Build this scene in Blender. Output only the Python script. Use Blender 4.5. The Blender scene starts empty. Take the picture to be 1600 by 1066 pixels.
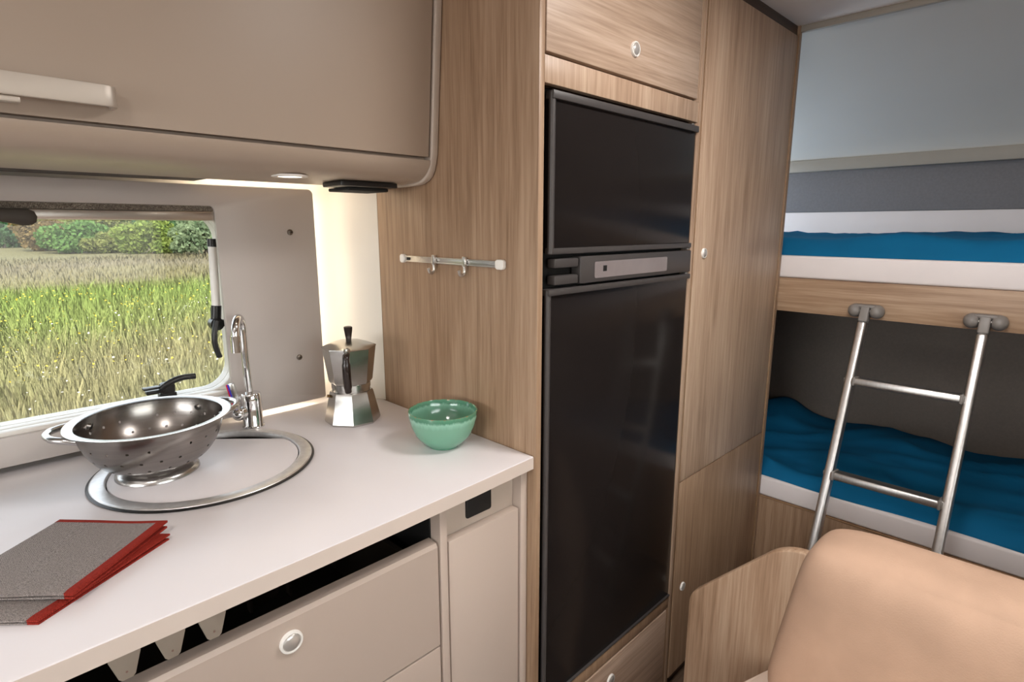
import bpy, bmesh, math, random
from mathutils import Vector, Matrix, noise
import numpy as np
R = math.radians
SC = bpy.context.scene
COL = SC.collection
random.seed(7)

# ------------------------------------------------------------------ camera
cam_d = bpy.data.cameras.new('camera')
cam_d.lens = 20.0
cam_d.sensor_width = 36.0
cam_d.clip_start = 0.02
cam_d.clip_end = 500
cam = bpy.data.objects.new('camera', cam_d)
COL.objects.link(cam)
cam.location = (0, 0, 1.345)
cam.rotation_euler = (R(90 - 11.35), 0, R(-45))
SC.camera = cam

# ------------------------------------------------------------------ world, sun, daylight
W = bpy.data.worlds.new('world')
SC.world = W
W.use_nodes = True
wn = W.node_tree
bg = wn.nodes['Background']
sky = wn.nodes.new('ShaderNodeTexSky')
sky.sky_type = 'NISHITA'
sky.sun_disc = False
sky.sun_elevation = R(50)
sky.sun_rotation = R(200)
sky.air_density = 1.0
sky.dust_density = 3.0
hz = wn.nodes.new('ShaderNodeHueSaturation')
hz.inputs['Saturation'].default_value = 0.28
wn.links.new(sky.outputs[0], hz.inputs['Color'])
wn.links.new(hz.outputs[0], bg.inputs[0])
bg.inputs[1].default_value = 1.0

def light(name, kind, loc, rot, energy, color, **kw):
    d = bpy.data.lights.new(name, kind)
    d.energy = energy
    d.color = color
    for k, v in kw.items():
        setattr(d, k, v)
    o = bpy.data.objects.new(name, d)
    COL.objects.link(o)
    o.location = loc
    o.rotation_euler = rot
    return o

light('sun', 'SUN', (-20, -30, 40), (R(38), 0, R(-25)), 2.2, (1.0, 0.94, 0.84), angle=R(12))
# daylight entering through the other windows of the caravan
light('daylight_front_window', 'AREA', (-2.36, 0.15, 1.30), (0, R(-90), 0), 25, (1.0, 0.98, 0.975), shape='RECTANGLE', size=0.62, size_y=1.5)
light('daylight_side_window', 'AREA', (0.30, -0.93, 1.30), (R(90), 0, 0), 2.6, (1.0, 0.965, 0.93), shape='RECTANGLE', size=1.2, size_y=0.5)
light('daylight_bunk_window', 'AREA', (2.27, 1.335, 1.47), (R(-90), 0, 0), 3.2, (0.88, 0.94, 1.0), shape='RECTANGLE', size=0.5, size_y=0.2)

SC.view_settings.view_transform = 'Standard'
SC.view_settings.look = 'None'
SC.view_settings.gamma = 1.0
SC.view_settings.use_curve_mapping = False
SC.view_settings.exposure = 0.0

# ------------------------------------------------------------------ materials
def s2l(c):
    return tuple(((v / 255) / 12.92 if v / 255 <= 0.04045 else ((v / 255 + 0.055) / 1.055) ** 2.4) for v in c)

def new_mat(name):
    m = bpy.data.materials.new(name)
    m.use_nodes = True
    nt = m.node_tree
    return m, nt, nt.nodes['Principled BSDF']

def node(nt, t, **kw):
    n = nt.nodes.new(t)
    for k, v in kw.items():
        if k in n.inputs:
            n.inputs[k].default_value = v
        else:
            setattr(n, k, v)
    return n

def ramp(nt, fac, stops):
    r = nt.nodes.new('ShaderNodeValToRGB')
    el = r.color_ramp.elements
    while len(el) < len(stops):
        el.new(0.5)
    for e, (p, c) in zip(el, stops):
        e.position = p
        e.color = (*c, 1)
    nt.links.new(fac, r.inputs[0])
    return r.outputs[0]

def plain(name, rgb, rough=0.5, metal=0.0, var=0.05, scale=20.0, bump=0.0, bscale=200.0, coat=0.0, spec=0.5):
    """One colour with a faint mottling and an optional fine relief."""
    m, nt, b = new_mat(name)
    c = s2l(rgb)
    g = node(nt, 'ShaderNodeNewGeometry')
    n = node(nt, 'ShaderNodeTexNoise', Scale=scale, Detail=3.0)
    nt.links.new(g.outputs['Position'], n.inputs['Vector'])
    lo = tuple(max(0, v * (1 - var)) for v in c)
    hi = tuple(min(1, v * (1 + var)) for v in c)
    nt.links.new(ramp(nt, n.outputs['Fac'], [(0.3, lo), (0.7, hi)]), b.inputs['Base Color'])
    b.inputs['Roughness'].default_value = rough
    b.inputs['Metallic'].default_value = metal
    b.inputs['Specular IOR Level'].default_value = spec
    b.inputs['Coat Weight'].default_value = coat
    if bump:
        n2 = node(nt, 'ShaderNodeTexNoise', Scale=bscale, Detail=4.0)
        nt.links.new(g.outputs['Position'], n2.inputs['Vector'])
        bp = node(nt, 'ShaderNodeBump', Strength=bump, Distance=0.002)
        nt.links.new(n2.outputs['Fac'], bp.inputs['Height'])
        nt.links.new(bp.outputs[0], b.inputs['Normal'])
    return m

def wood(name, light_c, mid_c, dark_c, axis='z', rough=0.42):
    """Oak decor, grain running along one axis, with fine streaks, soft figure and pores."""
    m, nt, b = new_mat(name)
    g = node(nt, 'ShaderNodeNewGeometry')
    oi = node(nt, 'ShaderNodeObjectInfo')
    off = node(nt, 'ShaderNodeVectorMath', operation='SCALE')
    off.inputs[0].default_value = (3.1, 5.7, 2.3)
    nt.links.new(oi.outputs['Random'], off.inputs['Scale'])
    add = node(nt, 'ShaderNodeVectorMath', operation='ADD')
    nt.links.new(g.outputs['Position'], add.inputs[0])
    nt.links.new(off.outputs[0], add.inputs[1])
    def mapped(across, along):
        mp = node(nt, 'ShaderNodeMapping')
        s = [across] * 3
        s['xyz'.index(axis)] = along
        mp.inputs['Scale'].default_value = s
        nt.links.new(add.outputs[0], mp.inputs['Vector'])
        return mp.outputs[0]
    n1 = node(nt, 'ShaderNodeTexNoise', Scale=1.0, Detail=4.0, Distortion=0.6)
    nt.links.new(mapped(11, 1.1), n1.inputs['Vector'])
    n2 = node(nt, 'ShaderNodeTexNoise', Scale=1.0, Detail=5.0, Roughness=0.65)
    nt.links.new(mapped(75, 3.0), n2.inputs['Vector'])
    n3 = node(nt, 'ShaderNodeTexNoise', Scale=1.0, Detail=2.0)
    nt.links.new(mapped(260, 9.0), n3.inputs['Vector'])
    mx = node(nt, 'ShaderNodeMix', data_type='FLOAT')
    mx.inputs[0].default_value = 0.64
    nt.links.new(n1.outputs['Fac'], mx.inputs[2])
    nt.links.new(n2.outputs['Fac'], mx.inputs[3])
    mx2 = node(nt, 'ShaderNodeMix', data_type='FLOAT')
    mx2.inputs[0].default_value = 0.22
    nt.links.new(mx.outputs[0], mx2.inputs[2])
    nt.links.new(n3.outputs['Fac'], mx2.inputs[3])
    c = ramp(nt, mx2.outputs[0], [(0.36, s2l(dark_c)), (0.50, s2l(mid_c)), (0.64, s2l(light_c))])
    nt.links.new(c, b.inputs['Base Color'])
    b.inputs['Roughness'].default_value = rough
    bp = node(nt, 'ShaderNodeBump', Strength=0.12, Distance=0.001)
    nt.links.new(mx2.outputs[0], bp.inputs['Height'])
    nt.links.new(bp.outputs[0], b.inputs['Normal'])
    return m

def brushed(name, rgb, rough=0.3, axis_scale=(4, 4, 300), bump=0.08):
    m, nt, b = new_mat(name)
    tc = node(nt, 'ShaderNodeTexCoord')
    mp = node(nt, 'ShaderNodeMapping')
    mp.inputs['Scale'].default_value = axis_scale
    nt.links.new(tc.outputs['Object'], mp.inputs['Vector'])
    n = node(nt, 'ShaderNodeTexNoise', Scale=1.0, Detail=3.0)
    nt.links.new(mp.outputs[0], n.inputs['Vector'])
    c = s2l(rgb)
    nt.links.new(ramp(nt, n.outputs['Fac'], [(0.3, tuple(v * 0.9 for v in c)), (0.7, tuple(min(1, v * 1.06) for v in c))]), b.inputs['Base Color'])
    b.inputs['Metallic'].default_value = 1.0
    b.inputs['Roughness'].default_value = rough
    bp = node(nt, 'ShaderNodeBump', Strength=bump, Distance=0.0005)
    nt.links.new(n.outputs['Fac'], bp.inputs['Height'])
    nt.links.new(bp.outputs[0], b.inputs['Normal'])
    return m

def emitter(name, rgb, strength):
    m, nt, b = new_mat(name)
    b.inputs['Base Color'].default_value = (*s2l(rgb), 1)
    b.inputs['Emission Color'].default_value = (*s2l(rgb), 1)
    b.inputs['Emission Strength'].default_value = strength
    return m

def clear_pane(name):
    m, nt, b = new_mat(name)
    nt.nodes.remove(b)
    out = nt.nodes['Material Output']
    tr = node(nt, 'ShaderNodeBsdfTransparent')
    tr.inputs[0].default_value = (0.97, 0.99, 0.975, 1)
    gl = node(nt, 'ShaderNodeBsdfGlossy', Roughness=0.02)
    fr = node(nt, 'ShaderNodeFresnel', IOR=1.35)
    mx = node(nt, 'ShaderNodeMixShader')
    nt.links.new(fr.outputs[0], mx.inputs[0])
    nt.links.new(tr.outputs[0], mx.inputs[1])
    nt.links.new(gl.outputs[0], mx.inputs[2])
    nt.links.new(mx.outputs[0], out.inputs[0])
    return m

def woven(name, c1, c2, scale=900.0):
    m, nt, b = new_mat(name)
    tc = node(nt, 'ShaderNodeTexCoord')
    w1 = node(nt, 'ShaderNodeTexWave', Scale=scale / 6, Distortion=1.5, bands_direction='X')
    w2 = node(nt, 'ShaderNodeTexWave', Scale=scale / 6, Distortion=1.5, bands_direction='Y')
    nz = node(nt, 'ShaderNodeTexNoise', Scale=scale / 3, Detail=3.0)
    for n in (w1, w2, nz):
        nt.links.new(tc.outputs['Object'], n.inputs['Vector'])
    a = node(nt, 'ShaderNodeMath', operation='ADD')
    nt.links.new(w1.outputs['Fac'], a.inputs[0])
    nt.links.new(w2.outputs['Fac'], a.inputs[1])
    a2 = node(nt, 'ShaderNodeMath', operation='MULTIPLY')
    nt.links.new(a.outputs[0], a2.inputs[0])
    nt.links.new(nz.outputs['Fac'], a2.inputs[1])
    nt.links.new(ramp(nt, a2.outputs[0], [(0.25, s2l(c1)), (0.75, s2l(c2))]), b.inputs['Base Color'])
    b.inputs['Roughness'].default_value = 0.95
    b.inputs['Specular IOR Level'].default_value = 0.1
    bp = node(nt, 'ShaderNodeBump', Strength=0.5, Distance=0.001)
    nt.links.new(a2.outputs[0], bp.inputs['Height'])
    nt.links.new(bp.outputs[0], b.inputs['Normal'])
    return m

M = {}
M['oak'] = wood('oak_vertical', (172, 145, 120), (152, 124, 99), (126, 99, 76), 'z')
M['lit_oak_front'] = wood('lit_oak_front', (198, 174, 151), (176, 149, 126), (146, 119, 97), 'z')  # oak lightened: light falling on the tall fronts is put into the colour
M['oak_x'] = wood('oak_along_x', (204, 181, 162), (182, 157, 136), (152, 127, 107), 'x')  # lightened likewise for the light on the tall fronts
M['oak_y'] = wood('oak_along_y', (184, 158, 132), (162, 133, 107), (132, 104, 80), 'y')
M['oak_bench'] = wood('oak_bench', (204, 177, 151), (182, 151, 124), (148, 117, 91), 'z')
M['dark_wood'] = wood('dark_wood', (80, 60, 46), (64, 46, 35), (46, 33, 25), 'x')
M['edge'] = plain('oak_edge_band', (142, 112, 84), 0.45, var=0.1, scale=60)
M['worktop'] = plain('white_laminate', (222, 217, 219), 0.38, var=0.012, scale=6, bump=0.03, bscale=500)
M['cream'] = plain('cream_lacquer', (184, 168, 156), 0.40, var=0.01, scale=4)
M['locker_greige'] = plain('locker_greige', (171, 155, 140), 0.42, var=0.01, scale=4)
M['cream_dark'] = plain('greige_lacquer', (184, 170, 157), 0.42, var=0.01, scale=4)
M['panel'] = plain('light_grey_panel', (180, 172, 167), 0.38, var=0.01, scale=4)
M['wall'] = plain('off_white_wall', (226, 220, 210), 0.6, var=0.015, scale=5, bump=0.05, bscale=300)
M['bunk_wall'] = plain('grey_white_wall', (214, 213, 208), 0.55, var=0.015, scale=5)
M['grey_fabric'] = plain('grey_wall_fabric', (128, 127, 130), 0.9, var=0.05, scale=120, bump=0.15, bscale=700, spec=0.15)
M['ceiling'] = plain('ceiling_white', (242, 236, 232), 0.55, var=0.01, scale=4)
M['far_wall'] = plain('greige_wall', (168, 156, 142), 0.6, var=0.02, scale=5)
M['floor'] = wood('floor_vinyl', (112, 92, 74), (92, 74, 60), (70, 55, 44), 'x', 0.5)
M['white_plastic'] = plain('white_plastic', (236, 233, 228), 0.35, var=0.01)
M['frame_plastic'] = plain('window_frame_plastic', (226, 222, 216), 0.4, var=0.01)
M['black_plastic'] = plain('black_plastic', (22, 21, 22), 0.38, var=0.1)
M['black_matt'] = plain('black_matt', (14, 13, 13), 0.7, var=0.1)
M['dark_plastic'] = plain('dark_brown_plastic', (58, 50, 42), 0.5, var=0.05)
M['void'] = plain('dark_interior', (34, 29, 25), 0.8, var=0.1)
M['fridge_glass'] = plain('fridge_door_black', (32, 28, 27), 0.15, var=0.03, spec=0.14)
M['fridge_frame'] = plain('fridge_frame_graphite', (66, 62, 61), 0.42, var=0.04)
M['fridge_body'] = plain('fridge_body_black', (12, 11, 11), 0.6)
M['display'] = plain('fridge_display', (126, 118, 118), 0.25, var=0.05)
M['chrome'] = plain('chrome', (225, 225, 226), 0.06, metal=1.0, var=0.01)
M['satin'] = plain('satin_metal', (206, 203, 200), 0.28, metal=1.0, var=0.03)
M['steel'] = brushed('brushed_steel', (192, 190, 188), 0.26, (3, 3, 260))
M['steel_dark'] = brushed('colander_steel', (140, 135, 131), 0.24, (3, 3, 320))
M['sink_steel'] = brushed('sink_steel', (236, 235, 235), 0.42, (90, 90, 90), 0.05)
M['alu'] = brushed('brushed_aluminium', (206, 204, 202), 0.36, (250, 250, 6), 0.06)
M['moka_alu'] = plain('cast_aluminium', (186, 184, 180), 0.22, metal=1.0, var=0.04, scale=60, bump=0.05, bscale=900)
M['brass'] = plain('brass', (104, 80, 52), 0.35, metal=1.0)
M['brown_plastic'] = plain('dark_bakelite', (34, 24, 21), 0.25)
M['grey_plastic'] = plain('grey_plastic', (128, 123, 119), 0.45, var=0.03)
M['tap_grey'] = plain('warm_grey_plastic', (158, 146, 134), 0.45, var=0.03)
M['knob'] = plain('knob_silver', (205, 201, 196), 0.3, metal=0.6)
M['screw_metal'] = plain('screw_metal', (120, 112, 104), .35, metal=.9)
M['handle_alu'] = plain('handle_aluminium', (206, 198, 188), .5, metal=.7, var=.02)
M['lip_grey'] = plain('lip_grey', (160, 154, 144), .5, var=.02)
M['shade_taupe'] = plain('bunk_shade_taupe', (134, 124, 116), .9, var=.05, scale=120, bump=.15, bscale=700, spec=.15)
M['shaded_basin_steel'] = plain('shaded_basin_steel', (84, 82, 80), .4, metal=1.0, var=.05)  # darkened: shade below the lid is put into the steel colour
M['mark'] = plain('faint_mark', (140, 112, 102), .5)
M['edge_shade'] = plain('worktop_edge_shade', (208, 194, 184), .4, var=.01)
M['red'] = plain('red_enamel', (205, 30, 60), 0.35)
M['blue'] = plain('blue_enamel', (50, 50, 190), 0.35)
M['red_cloth'] = woven('red_binding', (112, 34, 26), (158, 52, 42), 1500)
M['grey_cloth'] = woven('grey_weave', (66, 61, 60), (178, 168, 163), 2100)
M['suede'] = plain('beige_suede', (184, 153, 131), 0.92, var=0.06, scale=14, bump=0.25, bscale=420, spec=0.12)
M['suede_pale'] = plain('pale_beige_suede', (220, 200, 184), 0.92, var=0.05, scale=14, bump=0.2, bscale=420, spec=0.12)
M['sheet'] = plain('blue_jersey', (8, 98, 142), 0.85, var=0.06, scale=9, bump=0.12, bscale=600, spec=0.2)
M['mattress'] = plain('white_cotton', (232, 226, 226), 0.85, var=0.015, scale=12, bump=0.1, bscale=500, spec=0.2)
M['pane'] = clear_pane('acrylic_pane')
M['lamp'] = emitter('lamp_diffuser', (255, 240, 214), 3.0)
M['led'] = emitter('led_diffuser', (255, 234, 196), 1.6)
M['mesh'] = woven('pleated_mesh', (70, 62, 54), (176, 168, 156), 1600)

def glaze():
    """Green reactive glaze: pale mottled band at the rim, brown lip, deeper green inside."""
    m, nt, b = new_mat('green_glaze')
    tc = node(nt, 'ShaderNodeTexCoord')
    sp = node(nt, 'ShaderNodeSeparateXYZ')
    nt.links.new(tc.outputs['Object'], sp.inputs[0])
    mp = node(nt, 'ShaderNodeMapping')
    mp.inputs['Scale'].default_value = (170, 170, 45)
    nt.links.new(tc.outputs['Object'], mp.inputs['Vector'])
    n = node(nt, 'ShaderNodeTexNoise', Scale=1.0, Detail=4.0)
    nt.links.new(mp.outputs[0], n.inputs['Vector'])
    ma = node(nt, 'ShaderNodeMath', operation='MULTIPLY_ADD')
    nt.links.new(n.outputs['Fac'], ma.inputs[0])
    ma.inputs[1].default_value = 0.012
    nt.links.new(sp.outputs[2], ma.inputs[2])
    dv = node(nt, 'ShaderNodeMath', operation='DIVIDE')
    nt.links.new(ma.outputs[0], dv.inputs[0])
    dv.inputs[1].default_value = 0.09
    c = ramp(nt, dv.outputs[0], [(0.0, s2l((70, 124, 98))), (0.12, s2l((96, 152, 126))), (0.66, s2l((110, 158, 134))), (0.77, s2l((128, 176, 154))), (0.82, s2l((74, 126, 102))), (0.89, s2l((84, 136, 108))), (0.915, s2l((128, 116, 80)))])
    nt.links.new(c, b.inputs['Base Color'])
    b.inputs['Roughness'].default_value = 0.14
    b.inputs['Coat Weight'].default_value = 0.3
    return m
M['glaze'] = glaze()

def meadow_mat(name, blades):
    m, nt, b = new_mat(name)
    g = node(nt, 'ShaderNodeNewGeometry')
    sp = node(nt, 'ShaderNodeSeparateXYZ')
    nt.links.new(g.outputs['Position'], sp.inputs[0])
    n = node(nt, 'ShaderNodeTexNoise', Scale=0.22, Detail=5.0)
    nt.links.new(g.outputs['Position'], n.inputs['Vector'])
    ma = node(nt, 'ShaderNodeMath', operation='MULTIPLY_ADD')
    nt.links.new(n.outputs['Fac'], ma.inputs[0])
    ma.inputs[1].default_value = 13.0
    nt.links.new(sp.outputs[1], ma.inputs[2])
    mr = node(nt, 'ShaderNodeMapRange')
    mr.inputs['From Min'].default_value = 8.0
    mr.inputs['From Max'].default_value = 62.0
    nt.links.new(ma.outputs[0], mr.inputs['Value'])
    tan, tan2, green, lush = (198, 188, 146), (206, 192, 166), (186, 196, 128), (172, 194, 116)
    c = ramp(nt, mr.outputs[0], [(0.02, s2l((180, 190, 140))), (0.12, s2l(tan)), (0.20, s2l(green)), (0.29, s2l(lush)), (0.40, s2l((160, 152, 112))), (0.56, s2l((150, 139, 114))), (0.8, s2l((140, 134, 102)))])
    n2 = node(nt, 'ShaderNodeTexNoise', Scale=14.0 if blades else 5.0, Detail=4.0)
    nt.links.new(g.outputs['Position'], n2.inputs['Vector'])
    hs = node(nt, 'ShaderNodeHueSaturation', Saturation=1.12)
    mr2 = node(nt, 'ShaderNodeMapRange')
    mr2.inputs['To Min'].default_value = 0.54
    mr2.inputs['To Max'].default_value = 0.74
    mr2.inputs['From Min'].default_value = 0.3
    mr2.inputs['From Max'].default_value = 0.7
    nt.links.new(n2.outputs['Fac'], mr2.inputs['Value'])
    if not blades:
        mr2.inputs['To Min'].default_value, mr2.inputs['To Max'].default_value = 0.26, 0.40  # ground darkened to stand for grass blades shading each other
    nt.links.new(mr2.outputs[0], hs.inputs['Value'])
    nt.links.new(c, hs.inputs['Color'])
    nt.links.new(hs.outputs[0], b.inputs['Base Color'])
    b.inputs['Roughness'].default_value = 0.9
    b.inputs['Specular IOR Level'].default_value = 0.1
    if blades:
        up = node(nt, 'ShaderNodeCombineXYZ', Z=1.0)
        nt.links.new(up.outputs[0], b.inputs['Normal'])
    return m

def translucent(nt, b, col, k):
    t = node(nt, 'ShaderNodeBsdfTranslucent')
    nt.links.new(col, t.inputs[0])
    mx = node(nt, 'ShaderNodeMixShader')
    mx.inputs[0].default_value = k
    nt.links.new(b.outputs[0], mx.inputs[1])
    nt.links.new(t.outputs[0], mx.inputs[2])
    nt.links.new(mx.outputs[0], nt.nodes['Material Output'].inputs[0])

def leaf_mat(name, c1, c2):
    m, nt, b = new_mat(name)
    g = node(nt, 'ShaderNodeNewGeometry')
    n = node(nt, 'ShaderNodeTexNoise', Scale=1.3, Detail=4.0)
    nt.links.new(g.outputs['Position'], n.inputs['Vector'])
    nt.links.new(ramp(nt, n.outputs['Fac'], [(0.35, s2l(c1)), (0.65, s2l(c2))]), b.inputs['Base Color'])
    translucent(nt, b, b.inputs['Base Color'].links[0].from_socket, 0.4)
    b.inputs['Roughness'].default_value = 0.8
    b.inputs['Specular IOR Level'].default_value = 0.15
    return m

# ------------------------------------------------------------------ mesh helpers (all in world metres)
ORG = {}

def thing(name, loc, label=None, cat=None, group=None, kind=None, rotz=0.0):
    o = bpy.data.objects.new(name, None)
    o.empty_display_size = 0.05
    COL.objects.link(o)
    o.location = loc
    o.rotation_euler = (0, 0, rotz)
    ORG[o.name] = Vector(loc)
    tag(o, label, cat, group, kind)
    return o

def tag(o, label=None, cat=None, group=None, kind=None):
    if label: o['label'] = label
    if cat: o['category'] = cat
    if group: o['group'] = group
    if kind: o['kind'] = kind
    return o

def obj(name, bms, mat, parent=None, smooth=40, local=False, base=None):
    """Join one or more bmeshes into ONE mesh object; vertices come in world metres."""
    if not isinstance(bms, (list, tuple)):
        bms = [bms]
    me = bpy.data.meshes.new(name)
    out = bmesh.new()
    for b in bms:
        tmp = bpy.data.meshes.new('tmp')
        b.to_mesh(tmp)
        b.free()
        out.from_mesh(tmp)
        bpy.data.meshes.remove(tmp)
    bmesh.ops.recalc_face_normals(out, faces=out.faces)
    if parent is not None and not local:
        org = ORG[parent.name]
    elif base is not None:
        org = Vector(base)
    else:
        org = Vector((0, 0, 0))
    if org.length:
        bmesh.ops.translate(out, verts=out.verts, vec=-org)
    if smooth:
        for f in out.faces:
            f.smooth = True
    out.to_mesh(me)
    out.free()
    if smooth:
        me.set_sharp_from_angle(angle=R(smooth))
    me.materials.append(mat)
    o = bpy.data.objects.new(name, me)
    COL.objects.link(o)
    if parent is not None:
        o.parent = parent
        ORG[o.name] = ORG[parent.name]
    else:
        o.location = org
        ORG[o.name] = org
    return o

def box(x0, x1, y0, y1, z0, z1, bev=0.0, seg=2):
    b = bmesh.new()
    bmesh.ops.create_cube(b, size=1)
    for v in b.verts:
        v.co = Vector((x0 + (v.co.x + .5) * (x1 - x0), y0 + (v.co.y + .5) * (y1 - y0), z0 + (v.co.z + .5) * (z1 - z0)))
    if bev:
        bmesh.ops.bevel(b, geom=list(b.edges), offset=bev, segments=seg, profile=0.5, affect='EDGES')
    return b

def prism(pts, axis, a, b_, bev=0.0, seg=2):
    """Extrude a 2-D outline along an axis: 'x' takes (y,z), 'y' takes (x,z), 'z' takes (x,y)."""
    return plate(pts, [], axis, a, b_, bev, seg)

def to3(axis, p, w):
    if axis == 'x': return Vector((w, p[0], p[1]))
    if axis == 'y': return Vector((p[0], w, p[1]))
    return Vector((p[0], p[1], w))

def plate(outer, holes, axis, a, b_, bev=0.0, seg=2):
    b = bmesh.new()
    allE = []
    for loop in [outer] + list(holes):
        vs = [b.verts.new(to3(axis, p, a)) for p in loop]
        allE += [b.edges.new((vs[i], vs[(i + 1) % len(vs)])) for i in range(len(vs))]
    if holes:
        bmesh.ops.triangle_fill(b, use_beauty=True, use_dissolve=False, edges=allE)
    else:
        b.faces.new(list(b.verts))
    d = to3(axis, (0, 0), b_ - a)
    r = bmesh.ops.extrude_face_region(b, geom=list(b.faces))
    bmesh.ops.translate(b, verts=[g for g in r['geom'] if isinstance(g, bmesh.types.BMVert)], vec=d)
    bmesh.ops.recalc_face_normals(b, faces=b.faces)
    if bev:
        ed = [e for e in b.edges if len(e.link_faces) == 2 and e.calc_face_angle(0) > R(60) and abs((e.verts[0].co - e.verts[1].co).normalized().dot(d.normalized())) < 0.5]
        bmesh.ops.bevel(b, geom=ed, offset=bev, segments=seg, profile=0.5, affect='EDGES')
    return b

def rrect(u0, u1, v0, v1, r, n=6):
    rs = r if isinstance(r, (list, tuple)) else [r] * 4
    out = []
    for (cu, cv, a0, rr) in ((u1 - rs[0], v1 - rs[0], 0, rs[0]), (u0 + rs[1], v1 - rs[1], 90, rs[1]), (u0 + rs[2], v0 + rs[2], 180, rs[2]), (u1 - rs[3], v0 + rs[3], 270, rs[3])):
        if rr <= 0:
            out.append((cu, cv))
            continue
        for i in range(n + 1):
            t = R(a0 + 90 * i / n)
            out.append((cu + rr * math.cos(t), cv + rr * math.sin(t)))
    return out

def circle(cx, cy, r, n=64):
    return [(cx + r * math.cos(2 * math.pi * i / n), cy + r * math.sin(2 * math.pi * i / n)) for i in range(n)]

def lathe(prof, c, n=64, closed=False, axis='z', rot=0.0):
    """Revolve (radius, height) about an axis through c."""
    b = bmesh.new()
    rings = []
    for (r, h) in prof:
        if r < 1e-6:
            v = b.verts.new((0, 0, h))
            rings.append([v] * n)
        else:
            rings.append([b.verts.new((r * math.cos(2 * math.pi * i / n + rot), r * math.sin(2 * math.pi * i / n + rot), h)) for i in range(n)])
    k = len(rings)
    for j in range(k if closed else k - 1):
        A, B = rings[j], rings[(j + 1) % k]
        for i in range(n):
            q = [A[i], A[(i + 1) % n], B[(i + 1) % n], B[i]]
            u = []
            for v in q:
                if v not in u:
                    u.append(v)
            if len(u) > 2:
                try: b.faces.new(u)
                except ValueError: pass
    if axis == 'y': bmesh.ops.rotate(b, verts=b.verts, cent=(0, 0, 0), matrix=Matrix.Rotation(R(90), 3, 'X'))   # +h -> -y
    if axis == 'x': bmesh.ops.rotate(b, verts=b.verts, cent=(0, 0, 0), matrix=Matrix.Rotation(R(-90), 3, 'Y'))  # +h -> -x
    bmesh.ops.translate(b, verts=b.verts, vec=Vector(c))
    return b

def catmull(P, n=8):
    P = [Vector(p) for p in P]
    out = []
    for i in range(len(P) - 1):
        p0, p1, p2, p3 = P[max(i - 1, 0)], P[i], P[i + 1], P[min(i + 2, len(P) - 1)]
        for k in range(n):
            t = k / n
            out.append(0.5 * (2 * p1 + (p2 - p0) * t + (2 * p0 - 5 * p1 + 4 * p2 - p3) * t * t + (3 * p1 - p0 - 3 * p2 + p3) * t ** 3))
    out.append(P[-1])
    return out

def tube(P, r, n=12, squash=1.0, up=(0, 0, 1), cap=True):
    """Sweep a round (or flattened) section along points; r is a number or one radius per point."""
    P = [Vector(p) for p in P]
    rs = r if isinstance(r, (list, tuple)) else [r] * len(P)
    b = bmesh.new()
    rings = []
    ref = Vector(up)
    for i, p in enumerate(P):
        t = (P[min(i + 1, len(P) - 1)] - P[max(i - 1, 0)]).normalized()
        s = t.cross(ref)
        if s.length < 0.05:
            s = t.cross(Vector((1, 0.3, 0)))
        s.normalize()
        u = s.cross(t)
        ref = u
        rings.append([b.verts.new(p + (s * math.cos(2 * math.pi * k / n) + u * math.sin(2 * math.pi * k / n) * squash) * rs[i]) for k in range(n)])
    for A, B in zip(rings, rings[1:]):
        for k in range(n):
            b.faces.new((A[k], A[(k + 1) % n], B[(k + 1) % n], B[k]))
    if cap:
        b.faces.new(rings[0][::-1])
        b.faces.new(rings[-1])
    return b

def bar(p0, p1, w, h, up=(0, 0, 1), bev=0.0, seg=2):
    """Rectangular bar between two points: w across, h along 'up'."""
    p0, p1 = Vector(p0), Vector(p1)
    t = (p1 - p0)
    L = t.length
    t.normalize()
    s = t.cross(Vector(up)).normalized()
    u = s.cross(t)
    b = box(-w / 2, w / 2, 0, L, -h / 2, h / 2, bev, seg)
    m = Matrix((s, t, u)).transposed()
    for v in b.verts:
        v.co = m @ v.co + p0
    return b

# ------------------------------------------------------------------ room shell
XL, XR, YF, YB, ZC = -2.4, 2.64, -0.96, 1.35, 1.924
def struct(name, bms, mat, label, **kw):
    return tag(obj(name, bms, mat, **kw), label, None, None, 'structure')

struct('floor', box(XL, XR, YF, YB, -0.03, 0.0), M['floor'], 'brown wood-look floor of the caravan', smooth=0)
struct('ceiling', box(XL, 1.9, YF, YB + .03, ZC, ZC + .03), M['ceiling'], 'plain white caravan ceiling', smooth=0)
WIN = (-1.25, 0.437, 0.99, 1.374)      # kitchen window: x0 x1 z0 z1
BWIN = (2.02, 2.52, 1.37, 1.57)       # bunk window
struct('wall_back', plate([(XL, -0.03), (XR + .03, -0.03), (XR + .03, 1.96), (XL, 1.96)], [rrect(WIN[0] - .012, WIN[1] + .012, WIN[2] - .012, WIN[3] + .012, .05), rrect(*BWIN, .04)], 'y', YB, YB + .03), M['wall'], 'off-white side wall behind the kitchen worktop', smooth=30)
struct('wall_front', plate([(XL, -0.03), (XR + .03, -0.03), (XR + .03, 1.96), (XL, 1.96)], [rrect(-.30, .90, 1.05, 1.55, .04)], 'y', YF - .03, YF), M['far_wall'], 'greige side wall opposite the kitchen', smooth=30)
struct('wall_left', plate([(YF - .03, -.03), (YB + .03, -.03), (YB + .03, 1.96), (YF - .03, 1.96)], [rrect(-.6, .9, 1.04, 1.66, .05)], 'x', XL - .03, XL), M['far_wall'], 'greige front end wall of the caravan', smooth=30)
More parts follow.
